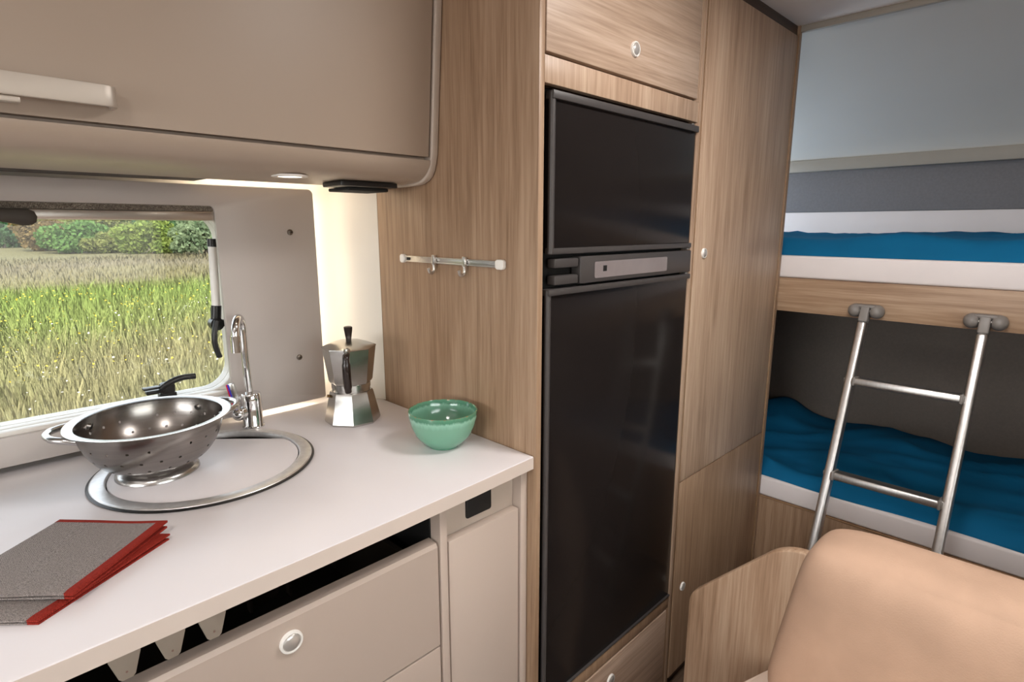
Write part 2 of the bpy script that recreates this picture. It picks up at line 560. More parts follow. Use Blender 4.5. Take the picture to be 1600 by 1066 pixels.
# rear wall behind the bunks: vertical, then sloping up to the ceiling edge
slope = [(1.9, 1.924), (2.0, 1.905), (2.2, 1.835), (2.4, 1.74), (2.53, 1.66), (2.585, 1.608), (2.59, 1.592), (2.605, 1.583)]
prof = slope + [(2.64, 1.583), (2.64, 0.0), (2.67, 0.0), (2.67, 1.96), (1.9, 1.954)]
struct('wall_right', prism(prof, 'y', YF, YB), M['bunk_wall'], 'grey-white rear wall curving over the bunks', smooth=50)
wr = bpy.data.objects['wall_right']
obj('fabric_panel', box(2.615, 2.64, YF + .005, YB - .005, 1.405, 1.58, .003), M['grey_fabric'], wr)
obj('white_ledge', box(2.618, 2.6399, YF + .005, YB - .005, 1.10, 1.4045, .002), M['mattress'], wr)
obj('bunk_shade_panel', box(2.630, 2.6398, YF + .005, YB - .005, .44, 1.079, .002), M['shade_taupe'], wr)  # added panel; shade beneath the upper bunk is put into its colour
obj('lip', box(2.572, 2.622, YF + .005, YB - .005, 1.566, 1.612, .003), M['lip_grey'], wr)
struct('trim_1', box(1.886, 1.902, YF, .689, 1.906, 1.924, .003), M['lip_grey'], 'slim pale moulding where the ceiling meets the bunk recess')
# corner cove between the window wall and the tall oak panel
cv = catmull([(.7528, 1.205, 0), (.742, 1.226, 0), (.722, 1.262, 0), (.690, 1.306, 0), (.640, 1.338, 0), (.590, 1.3495, 0)], 6)
cove = [(p.x, p.y) for p in cv] + [(.7528, 1.3495)]
struct('trim_2', prism(cove, 'z', .9155, 1.50), M['wall'], 'cream curved corner cove beside the oak panel')

def out_window(name, label, axis, rect, w, d):
    t = thing(name, to3(axis, ((rect[0] + rect[1]) / 2, rect[2]), w), label, None, None, 'structure')
    o = rrect(rect[0] - .02, rect[1] + .02, rect[2] - .02, rect[3] + .02, .05)
    i = rrect(rect[0] + .02, rect[1] - .02, rect[2] + .02, rect[3] - .02, .04)
    obj('window_frame', plate(o, [i], axis, w, w + d), M['frame_plastic'], t)
    obj('pane', plate(i, [], axis, w + d * .4, w + d * .6), M['pane'], t)
    return t
out_window('window_2', 'bunk window in the side wall', 'y', BWIN, YB + .031, .02)
out_window('window_3', 'dinette window opposite the kitchen', 'y', (-.30, .90, 1.05, 1.55), YF - .031, -.02)
out_window('window_4', 'wide front window of the caravan', 'x', (-.6, .9, 1.04, 1.66), XL - .031, -.02)

# kitchen window with blind cassette, stay and latches
w1 = thing('window_1', (-.4, YB, WIN[2]), 'kitchen window with rounded corners looking out on a meadow', None, None, 'structure')
inner = rrect(WIN[0], WIN[1], WIN[2], WIN[3], .055, 10)
outer = rrect(WIN[0] - .05, WIN[1] + .05, WIN[2] - .04, WIN[3] + .03, .06, 6)
fr = obj('window_frame', plate(outer, [inner], 'y', 1.3235, 1.3495, .003, 3), M['frame_plastic'], w1)
obj('inner_reveal', plate(rrect(WIN[0] - .011, WIN[1] + .011, WIN[2] - .011, WIN[3] + .011, .06, 10), [inner], 'y', 1.3495, 1.378), M['frame_plastic'], w1)
obj('sill_board', box(WIN[0] - .03, .4185, 1.3025, 1.3234, .9790, .9898, .001), M['frame_plastic'], w1)
obj('pane', plate(rrect(WIN[0] - .005, WIN[1] + .005, WIN[2] - .005, WIN[3] + .005, .057, 8), [], 'y', 1.372, 1.376), M['pane'], w1)
bc = obj('blind_cassette', box(WIN[0] - .02, .4180, 1.2950, 1.3225, 1.3575, 1.3760, .002), M['satin'], w1)
obj('pleated_blind', box(WIN[0] - .02, .4180, 1.2960, 1.3225, 1.3762, 1.3870, .001), M['mesh'], bc)
hp = rrect(-.16, .130, 1.349, 1.375, [.012, .012, .010, .010], 6)
obj('blind_handle', plate([(-.16, 1.375), (.120, 1.375), (.128, 1.371), (.131, 1.362), (.129, 1.353), (.122, 1.348), (.110, 1.347), (.095, 1.351), (.075, 1.355), (.05, 1.356), (-.16, 1.356)], [], 'y', 1.285, 1.2948, .002), M['dark_plastic'], bc)
st = obj('window_stay', tube([(.4165, 1.334, 1.168), (.4215, 1.334, 1.304)], .0088, 14), M['white_plastic'], w1)
obj('stay_cap', tube([(.4213, 1.334, 1.303), (.4222, 1.334, 1.320)], .0098, 14), M['black_plastic'], st)
obj('stay_clamp', [tube([(.4135, 1.334, 1.146), (.4170, 1.334, 1.176)], .0105, 14), lathe([(0, 0), (.0140, 0), (.0140, .022), (0, .022)], (.413, 1.346, 1.136), 18, axis='y'), box(.412, .4420, 1.326, 1.342, 1.129, 1.143, .002)], M['black_plastic'], st)
obj('stay_lever', tube(catmull([(.4100, 1.320, 1.145), (.4035, 1.318, 1.122), (.4010, 1.318, 1.095), (.4080, 1.318, 1.064)]), .0074, 10, .7), M['black_plastic'], st)
lt = obj('latch', [box(.286, .318, 1.318, 1.340, .9915, 1.004, .003), box(.288, .316, 1.312, 1.338, 1.002, 1.026, .007), box(.262, .292, 1.314, 1.332, 1.007, 1.0135, .002), box(.258, .288, 1.314, 1.332, 1.0170, 1.0215, .001)], M['black_plastic'], w1)
obj('latch_lever', tube(catmull([(.288, 1.310, 1.018), (.304, 1.306, 1.029), (.325, 1.305, 1.035), (.352, 1.305, 1.034)]), .0062, 10, 1.0), M['black_plastic'], lt)

# ------------------------------------------------------------------ ceiling lamps over the aisle, the kitchen-end one added
def ceiling_lamp(x, y, energy, label):
    t = thing('ceiling_lamp', (x, y, ZC), label, 'lamp', 'flat ceiling lamps')
    obj('housing', plate(rrect(x - .15, x + .15, y - .15, y + .15, .03), [], 'z', ZC - .018, ZC - .0005, .004), M['white_plastic'], t)
    obj('diffuser', plate(rrect(x - .135, x + .135, y - .135, y + .135, .025), [], 'z', ZC - .0205, ZC - .0182, .001), M['lamp'], t)
    d = light('ceiling_lamp_light', 'AREA', (x, y, ZC - .022), (0, 0, 0), energy, (1.0, .955, .93), shape='SQUARE', size=.27)
    return t
ceiling_lamp(-.50, .15, 6.0, 'added flat square light panel, out of view, over the kitchen end of the aisle')  # added unseen lamp that brightens the left end of the worktop
ceiling_lamp(.97, .13, 9.6, 'flat square ceiling lamp in front of the fridge')

# ------------------------------------------------------------------ splashback panel
sp = thing('splashback', (.2, 1.316, .9235), 'pale grey splashback board with rounded corners around the kitchen window', 'wall panel')
po = rrect(-1.35, .6357, .9300, 1.4297, [.012, .012, .004, .006], 5)
pi_ = rrect(-1.30, .4190, .9830, 1.3874, [.010, .01, .004, .004], 5)
obj('board', plate(po, [pi_], 'y', 1.29, 1.302, .0015), M['panel'], sp)
for z in (1.333, 1.041):
    s = obj('screw', lathe([(0, .004), (.004, .0036), (.0064, .002), (.0068, 0)], (.575, 1.29, z), 18, axis='y'), M['screw_metal'], sp)
    obj('screw_slot', box(.5700, .5800, 1.2855, 1.2866, z - .0007, z + .0007), M['black_matt'], s)
for z in (1.333, 1.037):
    obj('spacer', lathe([(0, 0), (.008, 0), (.008, .0470), (0, .0470)], (.575, 1.3495, z), 12, axis='y'), M['white_plastic'], sp)

# ------------------------------------------------------------------ worktop
wt = thing('worktop', (-.4, 1.0, .889), 'long white laminate worktop with a squared front edge', 'worktop')
front = [(.7515, .694), (.6, .687), (.45, .682), (.3, .679), (.15, .678), (0, .678), (-.3, .679), (-1.5, .68)]
outl = front + [(-1.5, 1.349), (.7515, 1.349)]
SX, SY = .300, 1.090
obj('slab', plate(outl, [circle(SX, SY, .160, 64)], 'z', .889, .915, .0018), M['worktop'], wt, smooth=24)

obj('edge_band', prism([(x, y - .0007) for x, y in front] + [(x, y + .0002) for x, y in front[::-1]], 'z', .8895, .9128), M['edge_shade'], wt)  # thin strip; shade on the front face is put into its colour

# ------------------------------------------------------------------ overhead locker
def fy(z): return .944 + (1.772 - z) * .090
vprof = [(fy(1.4775), 1.4775), (.9715, 1.470), (.977, 1.461), (.985, 1.452), (.996, 1.445), (1.010, 1.439), (1.030, 1.4355), (1.07, 1.434), (1.196, 1.434), (1.202, 1.437), (1.202, 1.500), (1.3485, 1.500), (1.3485, 1.9235), (fy(1.9235) + .020, 1.9235), (fy(1.4775) + .020, 1.4775)]
ohc = thing('overhead_locker', (-.4, 1.2, 1.434), 'greige overhead locker with a rolled lower edge above the kitchen window', 'cabinet')
obj('body', prism(vprof, 'x', -1.6, .7355), M['locker_greige'], ohc, smooth=50)
dr = obj('door', prism([(fy(1.4835), 1.4835), (fy(1.920), 1.920), (fy(1.920) + .017, 1.920), (fy(1.4835) + .017, 1.4835)], 'x', -.62, .7315, .0012), M['locker_greige'], ohc)
capo = [(fy(1.9235) - .004, 1.9235), (fy(1.49) - .004, 1.49), (.970, 1.474), (.975, 1.459), (.984, 1.447), (.996, 1.439), (1.012, 1.4335), (1.032, 1.431), (1.08, 1.430), (1.2, 1.430), (1.2, 1.50), (1.3485, 1.50), (1.3485, 1.9235)]
obj('end_panel', prism(capo, 'x', .7362, .7525, .003), M['cream_dark'], ohc, smooth=50)
# bow handle: flat bar bent back to the door at its ends
def hplan(sx):
    return [(.196 * sx, 0)]
yo = fy(1.515) - .030
hb = [(-.205, fy(1.515) + .002), (-.205, yo + .010), (-.203, yo + .004), (-.198, yo + .001), (-.190, yo), (.184, yo), (.191, yo + .0012), (.1965, yo + .005), (.199, yo + .011), (.199, fy(1.515) + .002), (.193, fy(1.515) + .002), (.193, yo + .012), (.190, yo + .0075), (.184, yo + .006), (-.190, yo + .006), (-.196, yo + .0075), (-.199, yo + .012), (-.199, fy(1.515) + .002)]
hd = obj('handle', prism(hb, 'z', 1.5005, 1.5275, .0015), M['handle_alu'], dr)
obj('handle_catch', box(.066, .098, yo + .004, yo + .018, 1.493, 1.5006, .002), M['handle_alu'], hd)

dl = thing('downlight', (.472, 1.042, 1.434), 'round recessed spotlight glowing in the underside of the overhead locker', 'lamp')
obj('bezel', lathe([(.020, -.0006), (.0225, -.0014), (.031, -.0012), (.033, .002), (.020, .002)], (.472, 1.042, 1.4348), 40), M['white_plastic'], dl)
obj('diffuser', lathe([(0, -.0012), (.0205, -.0012), (.0205, .001), (0, .001)], (.472, 1.042, 1.4352), 32), M['lamp'], dl)
light('downlight_beam', 'AREA', (.472, 1.042, 1.4320), (0, 0, 0), .035, (1.0, .90, .76), shape='DISK', size=.038)

so = thing('socket_tray', (.64, 1.09, 1.434), 'black fold-down socket tray under the overhead locker', 'socket')
obj('tray', plate(rrect(.570, .700, 1.035, 1.115, .006), [], 'z', 1.4235, 1.4335, .002), M['black_plastic'], so)
obj('cover', plate(rrect(.595, .690, 1.055, 1.140, .006), [], 'z', 1.4165, 1.4233, .002), M['black_matt'], so)

obj('slot_cover', box(-1.6, .385, 1.2025, 1.285, 1.4350, 1.4460, .001), M['dark_plastic'], ohc)
ls = thing('strip_light', (.50, 1.27, 1.49), 'slim warm strip light in the slot behind the overhead locker', 'lamp')
obj('profile', box(.37, .735, 1.255, 1.290, 1.4915, 1.4995, .001), M['satin'], ls)
obj('diffuser', box(.372, .733, 1.258, 1.287, 1.4885, 1.4914, .001), M['led'], ls)
light('strip_light_glow', 'AREA', (.56, 1.327, 1.485), (0, 0, 0), .55, (1.0, .86, .66), shape='RECTANGLE', size=.34, size_y=.034)
ps = thing('panel_light', (.55, 1.306, .945), 'thin warm light strip behind the edge of the splashback board', 'lamp')
obj('profile', [box(.604, .614, 1.3025, 1.3085, .945, 1.415, .001), box(.44, .604, 1.3025, 1.3085, .945, .955, .001)], M['satin'], ps)
obj('diffuser', [box(.6142, .6160, 1.3030, 1.3080, .95, 1.41), box(.44, .602, 1.3030, 1.3080, .9430, .9448)], M['led'], ps)
light('panel_light_side', 'AREA', (.6175, 1.3125, 1.18), (0, R(-90), 0), .27, (1.0, .87, .68), shape='RECTANGLE', size=.46, size_y=.012)
light('panel_light_bottom', 'AREA', (.525, 1.3060, .9420), (0, 0, 0), .11, (1.0, .87, .68), shape='RECTANGLE', size=.16, size_y=.006)

# ------------------------------------------------------------------ kitchen base units
YD = .712
ku = thing('drawer_unit', (0, 1.0, 0), 'cream kitchen drawer unit with an open dark slot under the worktop', 'cabinet')
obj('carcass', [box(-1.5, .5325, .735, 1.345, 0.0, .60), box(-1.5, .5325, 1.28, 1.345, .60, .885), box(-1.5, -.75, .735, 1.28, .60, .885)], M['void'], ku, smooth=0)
obj('side_board', box(.5375, .5525, YD - .002, 1.345, 0.0, .8885, .001), M['cream'], ku)
obj('inner_side', box(.5340, .5373, .736, 1.279, .60, .8885), M['black_matt'], ku, smooth=0)
def knob(x, y, z, parent, axis='y', r=.0145, mat='knob'):
    k = obj('knob', lathe([(r * .78, .004), (r * .82, .0050), (r * .95, .0046), (r, .003), (r, 0), (r * .7, 0)], (x, y, z), 28, axis=axis, closed=True), M['white_plastic'], parent)
    obj('push_button', lathe([(0, .0072), (r * .4, .0066), (r * .66, .0054), (r * .76, .0036), (r * .77, 0)], (x, y, z), 28, axis=axis), M[mat], k)
    return k
d1 = obj('drawer', prism([(YD, .6205), (YD, .8100), (YD + .004, .8165), (YD + .024, .8185), (YD + .026, .8160), (YD + .026, .800), (YD + .018, .790), (YD + .018, .6205)], 'x', -.66, .5335, .0012), M['cream'], ku, smooth=25)
knob(.2745, YD, .7765, d1, r=.0165)
d2 = obj('drawer', box(-.66, .5335, YD, YD + .018, .30, .6165, .002), M['cream'], ku)
knob(.2745, YD, .56, d2, r=.0165)
d3 = obj('drawer', box(-.66, .5335, YD, YD + .018, .06, .296, .002), M['cream'], ku)
obj('drawer_box', [box(-.64, .515, .745, 1.25, .625, .632), box(-.64, -.63, .745, 1.25, .632, .78), box(.505, .515, .745, 1.25, .632, .78), box(-.64, .515, 1.24, 1.25, .632, .78)], M['dark_plastic'], d1, smooth=0)
obj('divider', [plate(rrect(.300, .345, .70, .862, .01), [], 'y', .93, .934), box(.292, .296, .92, .936, .70, .86), box(.36, .364, .92, .936, .70, .86)], M['dark_plastic'], ku)

for x, lab in ((.0875, 'grey tapered gas tap lever in the slot under the worktop, farthest from the oak panel'), (.1345, 'grey tapered gas tap lever in the slot under the worktop, middle of three'), (.1815, 'grey tapered gas tap lever in the slot under the worktop, closest to the oak panel')):
    g = thing('gas_tap', (x, .722, .888), lab, 'gas tap', 'gas tap levers under the worktop')
    obj('lever', plate([(x - .0165, .8885), (x + .0165, .8885), (x + .0160, .862), (x + .0085, .836), (x + .0055, .8330), (x - .0055, .8330), (x - .0085, .836), (x - .0160, .862)], [], 'y', .714, .722, .0015), M['tap_grey'], g)
    obj('mark', lathe([(0, .0004), (.0013, .0004), (.0013, 0)], (x, .714, .843), 12, axis='y'), M['mark'], g)
    obj('stem', lathe([(0, 0), (.006, 0), (.006, .05), (0, .05)], (x, .772, .876), 12, axis='y'), M['grey_plastic'], g)

kn = thing('narrow_cabinet', (.645, 1.0, 0), 'slim cream cupboard between the drawers and the oak panel', 'cabinet')
obj('carcass', box(.5545, .7335, .745, 1.345, 0.0, .885), M['void'], kn, smooth=0)
obj('door', box(.5565, .7305, YD, YD + .020, .06, .8095, .0025), M['cream'], kn)
obj('top_board', box(.5545, .7335, .732, .7445, .78, .8885, .001), M['cream_dark'], kn)
obj('side_board', box(.7345, .7515, YD - .002, 1.345, 0.0, .8885, .001), M['cream'], kn)
obj('outlet', plate(rrect(.612, .674, .824, .8875, .005), [], 'y', .7285, .7325, .0015), M['black_matt'], kn)

# ------------------------------------------------------------------ tall oak cabinet with fridge
YO = .689
fc = thing('fridge_cabinet', (1.03, 1.0, 0), 'tall oak cabinet housing the black fridge, beside the worktop', 'cabinet')
obj('side_panel', box(.7535, .7675, YO, 1.345, 0, 1.9235, .0012), M['oak'], fc)
obj('partition', box(1.3065, 1.3205, YO, 1.345, 0, 1.9235, .0012), M['lit_oak_front'], fc)
obj('fascia', box(.7680, 1.3060, YO + .0005, YO + .016, 1.5855, 1.6300, .001), M['lit_oak_front'], fc)
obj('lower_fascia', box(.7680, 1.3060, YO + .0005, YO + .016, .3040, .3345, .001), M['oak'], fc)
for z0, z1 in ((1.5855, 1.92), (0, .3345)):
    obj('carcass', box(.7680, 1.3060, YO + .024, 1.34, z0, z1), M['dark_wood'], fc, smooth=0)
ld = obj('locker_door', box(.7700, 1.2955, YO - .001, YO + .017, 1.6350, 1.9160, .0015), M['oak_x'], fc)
obj('door_stile', box(1.2985, 1.3060, YO + .0005, YO + .016, 1.6300, 1.92, .0006), M['lit_oak_front'], fc)
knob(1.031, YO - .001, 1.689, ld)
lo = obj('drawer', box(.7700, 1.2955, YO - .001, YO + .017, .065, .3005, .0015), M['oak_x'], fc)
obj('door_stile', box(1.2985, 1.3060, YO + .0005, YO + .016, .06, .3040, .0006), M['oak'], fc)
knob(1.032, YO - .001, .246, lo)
obj('plinth', box(.7680, 1.3060, YO + .03, YO + .045, 0, .06), M['dark_wood'], fc)

wd = thing('wardrobe', (1.6, 1.0, 0), 'tall oak wardrobe between the fridge and the bunk beds', 'wardrobe')
obj('carcass', box(1.3215, 1.8805, YO + .024, 1.345, 0, 1.905), M['dark_wood'], wd, smooth=0)
obj('end_panel', box(1.8815, 1.8975, YO - .004, 1.345, 0, 1.9235, .001), M['oak'], wd)
obj('edge_band', box(1.8785, 1.8812, YO - .004, YO + .02, .02, 1.90, .0005), M['edge'], wd)
obj('stile', box(1.3215, 1.3265, YO + .0005, YO + .02, 0, 1.90, .0004), M['edge'], wd)
u = obj('door', box(1.3285, 1.8770, YO - .001, YO + .017, .6715, 1.8945, .0015), M['lit_oak_front'], wd)
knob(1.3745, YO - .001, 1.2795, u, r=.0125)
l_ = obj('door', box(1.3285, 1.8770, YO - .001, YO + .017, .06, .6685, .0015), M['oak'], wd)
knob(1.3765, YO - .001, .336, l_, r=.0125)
obj('cornice', box(1.3215, 1.8812, YO + .004, YO + .03, 1.8965, 1.9235, .001), M['dark_wood'], wd)

# fridge
FY = YO + .002
fg = thing('refrigerator', (1.04, 1.0, .336), 'built-in black fridge with freezer compartment on top', 'fridge')
obj('body', box(.7700, 1.3045, FY + .022, 1.30, .3360, 1.5840), M['fridge_body'], fg, smooth=0)
def fdoor(z0, z1, name, label, toprail, botrail, x0):
    d = obj(name, box(x0, 1.3055, FY, FY + .020, z0, z1, .004, 3), M['fridge_glass'], fg)
    d['label'] = label
    obj('top_rail', box(x0 - .004, 1.3062, FY - .007, FY + .012, z1 - toprail, z1 + .002, .0015), M['fridge_frame'], d)
    obj('bottom_rail', box(x0 - .002, 1.3055, FY - .005, FY + .012, z0 - .001, z0 + botrail, .0012), M['fridge_frame'], d)
    obj('side_rail', tube([(x0 + .001, FY + .001, z0), (x0 + .001, FY + .001, z1 - .001)], .0062, 12), M['fridge_frame'], d)
    return d
fdoor(1.2965, 1.5745, 'freezer_door', 'glossy black upper freezer door', .012, .010, .790)
fdoor(.3420, 1.2300, 'fridge_door', 'glossy black lower fridge door', .010, .003, .784)
cp = obj('control_panel', box(.872, 1.3055, FY - .006, FY + .018, 1.2370, 1.2890, .002), M['fridge_frame'], fg)
dsp = obj('display', plate(rrect(.916, 1.192, 1.2450, 1.2775, .004), [], 'y', FY - .0068, FY - .0061), M['display'], cp)
obj('display_icon', box(.944, .956, FY - .0073, FY - .0069, 1.2575, 1.2690), M['black_matt'], dsp)
for z in (1.2385, 1.2700):
    obj('door_grip', box(.799, .868, FY - .004, FY + .016, z, z + .017, .0025), M['fridge_frame'], fg)
for (x, z) in ((1.299, 1.2925), (1.297, 1.2335), (1.287, 1.5795)):
    obj('hinge_pin', box(x - .006, x + .005, FY - .002, FY + .012, z - .0018, z + .0018, .0008), M['satin'], fg)

# ------------------------------------------------------------------ hook rail on the oak panel
hr = thing('hook_rail', (.7535, .9375, 1.275), 'white key rail with two sliding hooks on the oak panel', 'hook rail')
obj('rail', [box(.7475, .7530, .775, 1.100, 1.2688, 1.2812, .0008), box(.7455, .7478, .775, 1.100, 1.2790, 1.2814, .0004), box(.7455, .7478, .775, 1.100, 1.2686, 1.2710, .0004)], M['satin'], hr)
for (a, b_) in ((.768, .790), (1.090, 1.106)):
    obj('end_cap', plate(rrect(a, b_, 1.2655, 1.2845, .006), [], 'x', .7435, .7530, .0018), M['white_plastic'], hr)
obj('screw', box(.7465, .7474, 1.070, 1.082, 1.2722, 1.2780), M['black_matt'], hr)
for y in (.978, .878):
    obj('hook', [box(.7400, .7462, y - .0045, y + .0045, 1.2660, 1.2865, .001), tube(catmull([(.7425, y, 1.268), (.7430, y, 1.256), (.7380, y, 1.2495), (.7315, y, 1.2515), (.7285, y, 1.2595)]), .0032, 10)], M['satin'], hr)

# ------------------------------------------------------------------ sink
sk = thing('sink', (SX, SY, .915), 'round steel sink with black seal, covered by a pale lid, in the worktop', 'sink')
obj('seal', lathe([(.168, .0002), (.1825, .0002), (.1838, .0020), (.1805, .0036), (.168, .0034)], (SX, SY, .915), 96, closed=True), M['black_plastic'], sk)
obj('rim', lathe([(.1795, .0036), (.1785, .0050), (.1760, .0058), (.1600, .0062), (.1580, .0056), (.1565, .0030), (.1560, -.006), (.1580, -.006), (.1600, .0005), (.1660, .0030)], (SX, SY, .915), 96, closed=True), M['sink_steel'], sk)
obj('basin', lathe([(.1560, -.005), (.150, -.05), (.140, -.10), (.11, -.125), (0, -.13), (0, -.132), (.112, -.127), (.142, -.102), (.152, -.05), (.1575, -.005)], (SX, SY, .915), 64), M['shaded_basin_steel'], sk)
ang, cut = R(46), .124
lidp = []
for i in range(96):
    a = 2 * math.pi * i / 96
    p = Vector((.1545 * math.cos(a), .1545 * math.sin(a)))
    dvec = Vector((math.cos(ang), math.sin(ang)))
    k = p.dot(dvec)
    if k > cut:
        q = p - dvec * (k - cut)
        lidp.append((SX + q.x, SY + q.y))
    else:
        lidp.append((SX + p.x, SY + p.y))
obj('lid', plate(lidp, [], 'z', .9060, .9185, .002), M['worktop'], sk)

# ------------------------------------------------------------------ tap
TX, TY = .440, 1.243
tp = thing('mixer_tap', (TX, TY, .915), 'chrome mixer tap with a swan-neck spout behind the sink', 'tap')
CR = Vector((.707, -.707, 0))
TC = Vector((-.707, -.707, 0))
B0 = Vector((TX, TY, .915))
obj('body', lathe([(0, 0), (.0225, 0), (.0230, .003), (.0212, .006), (.0206, .060), (.0200, .074), (.0185, .0765), (0, .0765)], B0, 32), M['chrome'], tp)
obj('head', [bar(B0 + CR * -.022 + Vector((0, 0, .060)), B0 + CR * .004 + Vector((0, 0, .066)), .020, .020, bev=.004)], M['chrome'], tp)
dirn = Vector((-.60, -.80, 0))
S0 = B0 + CR * -.003
obj('spout', tube(catmull([S0 + Vector((0, 0, .072)), S0 + Vector((-.001, 0, .13)), S0 + Vector((-.0015, 0, .205)), S0 + dirn * .006 + Vector((0, 0, .232)), S0 + dirn * .026 + Vector((0, 0, .2455)), S0 + dirn * .047 + Vector((0, 0, .230)), S0 + dirn * .053 + Vector((0, 0, .205))], 8), .0078, 16), M['chrome'], tp)
obj('aerator', tube([S0 + dirn * .053 + Vector((0, 0, .212)), S0 + dirn * .0545 + Vector((0, 0, .178))], .0098, 18), M['chrome'], tp)
J = B0 + Vector((0, 0, .038))
K = J + CR * -.018 + TC * .024 + Vector((0, 0, -.002))
lv = obj('lever_joint', [tube([J, J + (K - J) * .6, K], [.012, .013, .0135], 20), lathe([(0, -.0145), (.006, -.0135), (.011, -.010), (.0145, -.003), (.0145, .003), (.011, .010), (.006, .0135), (0, .0145)], K, 24)], M['chrome'], tp)
L0, L1 = K + Vector((0, 0, .008)), K + CR * -.010 + TC * .004 + Vector((0, 0, .068))
obj('lever', bar(L0, L1, .011, .013, up=TC, bev=.0015), M['satin'], lv)
for dx, mm in ((-.0050, 'red'), (-.0020, 'blue')):
    obj('stripe_' + mm, bar(L0 + CR * dx + TC * .0068, L1 + CR * dx + TC * .0068, .0030, .0020, up=TC), M[mm], lv)

# ------------------------------------------------------------------ colander with real holes
CX, CY, CZ = .225, 1.114, .9187
co = thing('colander', (CX, CY, CZ), 'brushed steel colander with two handles standing on the sink lid', 'colander')
def cprof(t):
    """t 0..1 from the bottom to the rim: (radius, height)"""
    r = .052 + (.112 - .052) * (math.sin(t * math.pi / 2) ** .95)
    z = .019 + .083 * (1 - math.cos(t * math.pi / 2) ** 1.25)
    return r, z
NU, NV = 300, 64
holes = []
for k, (t, n, o) in enumerate(((.16, 14, 0), (.34, 18, .5), (.53, 22, 0), (.72, 22, .5))):
    for i in range(n):
        if (i * 7 + k * 3) % 11 == 0: continue
        holes.append((t, 2 * math.pi * (i + o) / n))
hr_ = .0026
hp3 = []
for t, a in holes:
    r, z = cprof(t)
    hp3.append(Vector((r * math.cos(a), r * math.sin(a), z)))
b = bmesh.new()
rings = []
for j in range(NV + 1):
    r, z = cprof(j / NV)
    rings.append([b.verts.new((r * math.cos(2 * math.pi * i / NU), r * math.sin(2 * math.pi * i / NU), z)) for i in range(NU)])
for j in range(NV):
    for i in range(NU):
        b.faces.new((rings[j][i], rings[j][(i + 1) % NU], rings[j + 1][(i + 1) % NU], rings[j + 1][i]))
kill = set()
for (t, a), c in zip(holes, hp3):
    j0 = int(t * NV)
    i0 = int(a / (2 * math.pi) * NU)
    near = []
    for j in range(max(0, j0 - 5), min(NV, j0 + 6)):
        for i in range(i0 - 8, i0 + 9):
            near.append(rings[j][i % NU])
    for v in near:
        d = v.co - c
        if 0 < d.length < hr_ * 1.55:
            if d.length > hr_ * .62:
                v.co = c + d.normalized() * hr_
    ns = set(near)
    for v in near:
        for f in v.link_faces:
            if (f.calc_center_median() - c).length < hr_ * .93:
                kill.add(f)
bmesh.ops.delete(b, geom=list(kill), context='FACES')
bmesh.ops.solidify(b, geom=list(b.faces), thickness=.0007)
bmesh.ops.translate(b, verts=b.verts, vec=(CX, CY, CZ))
obj('bowl', b, M['steel_dark'], co, smooth=60)
obj('base_plate', lathe([(0, .0170), (.050, .0185), (.0525, .0200), (.050, .0195), (0, .0180)], (CX, CY, CZ), 64), M['steel_dark'], co)
obj('foot_ring', lathe([(.0500, .0205), (.0520, .0160), (.0555, .0125), (.0605, .0100), (.0645, .0060), (.0655, .0010), (.0640, 0), (.0630, .0010), (.0620, .0055), (.0580, .0090), (.0530, .0115), (.0500, .0150), (.0480, .0200)], (CX, CY, CZ), 72, closed=True), M['steel'], co)
obj('rim', lathe([(.1105, .1010), (.1120, .1022), (.1245, .1032), (.1255, .1022), (.1245, .1014), (.1120, .1002)], (CX, CY, CZ), 96, closed=True), M['steel'], co)
for sgn in (-1, 1):
    ax = Vector((math.cos(R(-22)), math.sin(R(-22)), 0)) if sgn < 0 else Vector((math.cos(R(12)), math.sin(R(12)), 0))
    ax = ax * sgn
    tn = Vector((-ax.y, ax.x, 0))
    H = Vector((CX, CY, CZ))
    P = [H + ax * .098 + tn * .040 + Vector((0, 0, .084)), H + ax * .116 + tn * .042 + Vector((0, 0, .089)), H + ax * .134 + tn * .034 + Vector((0, 0, .091)), H + ax * .147 + tn * .014 + Vector((0, 0, .092)), H + ax * .149 + Vector((0, 0, .092)), H + ax * .147 - tn * .014 + Vector((0, 0, .092)), H + ax * .134 - tn * .034 + Vector((0, 0, .091)), H + ax * .116 - tn * .042 + Vector((0, 0, .089)), H + ax * .098 - tn * .040 + Vector((0, 0, .084))]
    obj('handle', tube(catmull(P, 6), .0056, 12), M['steel'], co)

# ------------------------------------------------------------------ moka pot
PX, PY, PZ = .618, 1.130, .9155
mk = thing('moka_pot', (PX, PY, PZ), 'eight-sided aluminium stovetop coffee pot with dark handle beside the splashback', 'coffee pot')
rot = R(-135 + 22.5)
def octo(prof): return lathe(prof, (PX, PY, PZ), 8, rot=R(-118.7))
obj('boiler', octo([(0, 0), (.0600, 0), (.0612, .004), (.0475, .066), (.0455, .070), (0, .070)]), M['moka_alu'], mk, smooth=25)
obj('collar', lathe([(0, .069), (.0410, .069), (.0415, .073), (.0415, .078), (.0425, .0785), (.0425, .0885), (.0405, .0900), (0, .0900)], (PX, PY, PZ), 40), M['moka_alu'], mk)
obj('jug', octo([(0, .0895), (.0450, .0895), (.0475, .094), (.0565, .1600), (.0575, .1680), (.0560, .1690), (0, .1690)]), M['moka_alu'], mk, smooth=25)
ldm = obj('lid', octo([(.0585, .1688), (.0585, .1712), (.0540, .1735), (.0250, .1825), (.008, .1850), (0, .1850)]), M['moka_alu'], mk, smooth=25)
obj('lid_knob', lathe([(0, .2145), (.0070, .2145), (.0098, .2130), (.0096, .2080), (.0068, .1900), (.0058, .1840), (0, .1840)], (PX, PY, PZ), 8), M['brown_plastic'], ldm)
P0 = Vector((PX, PY, PZ))
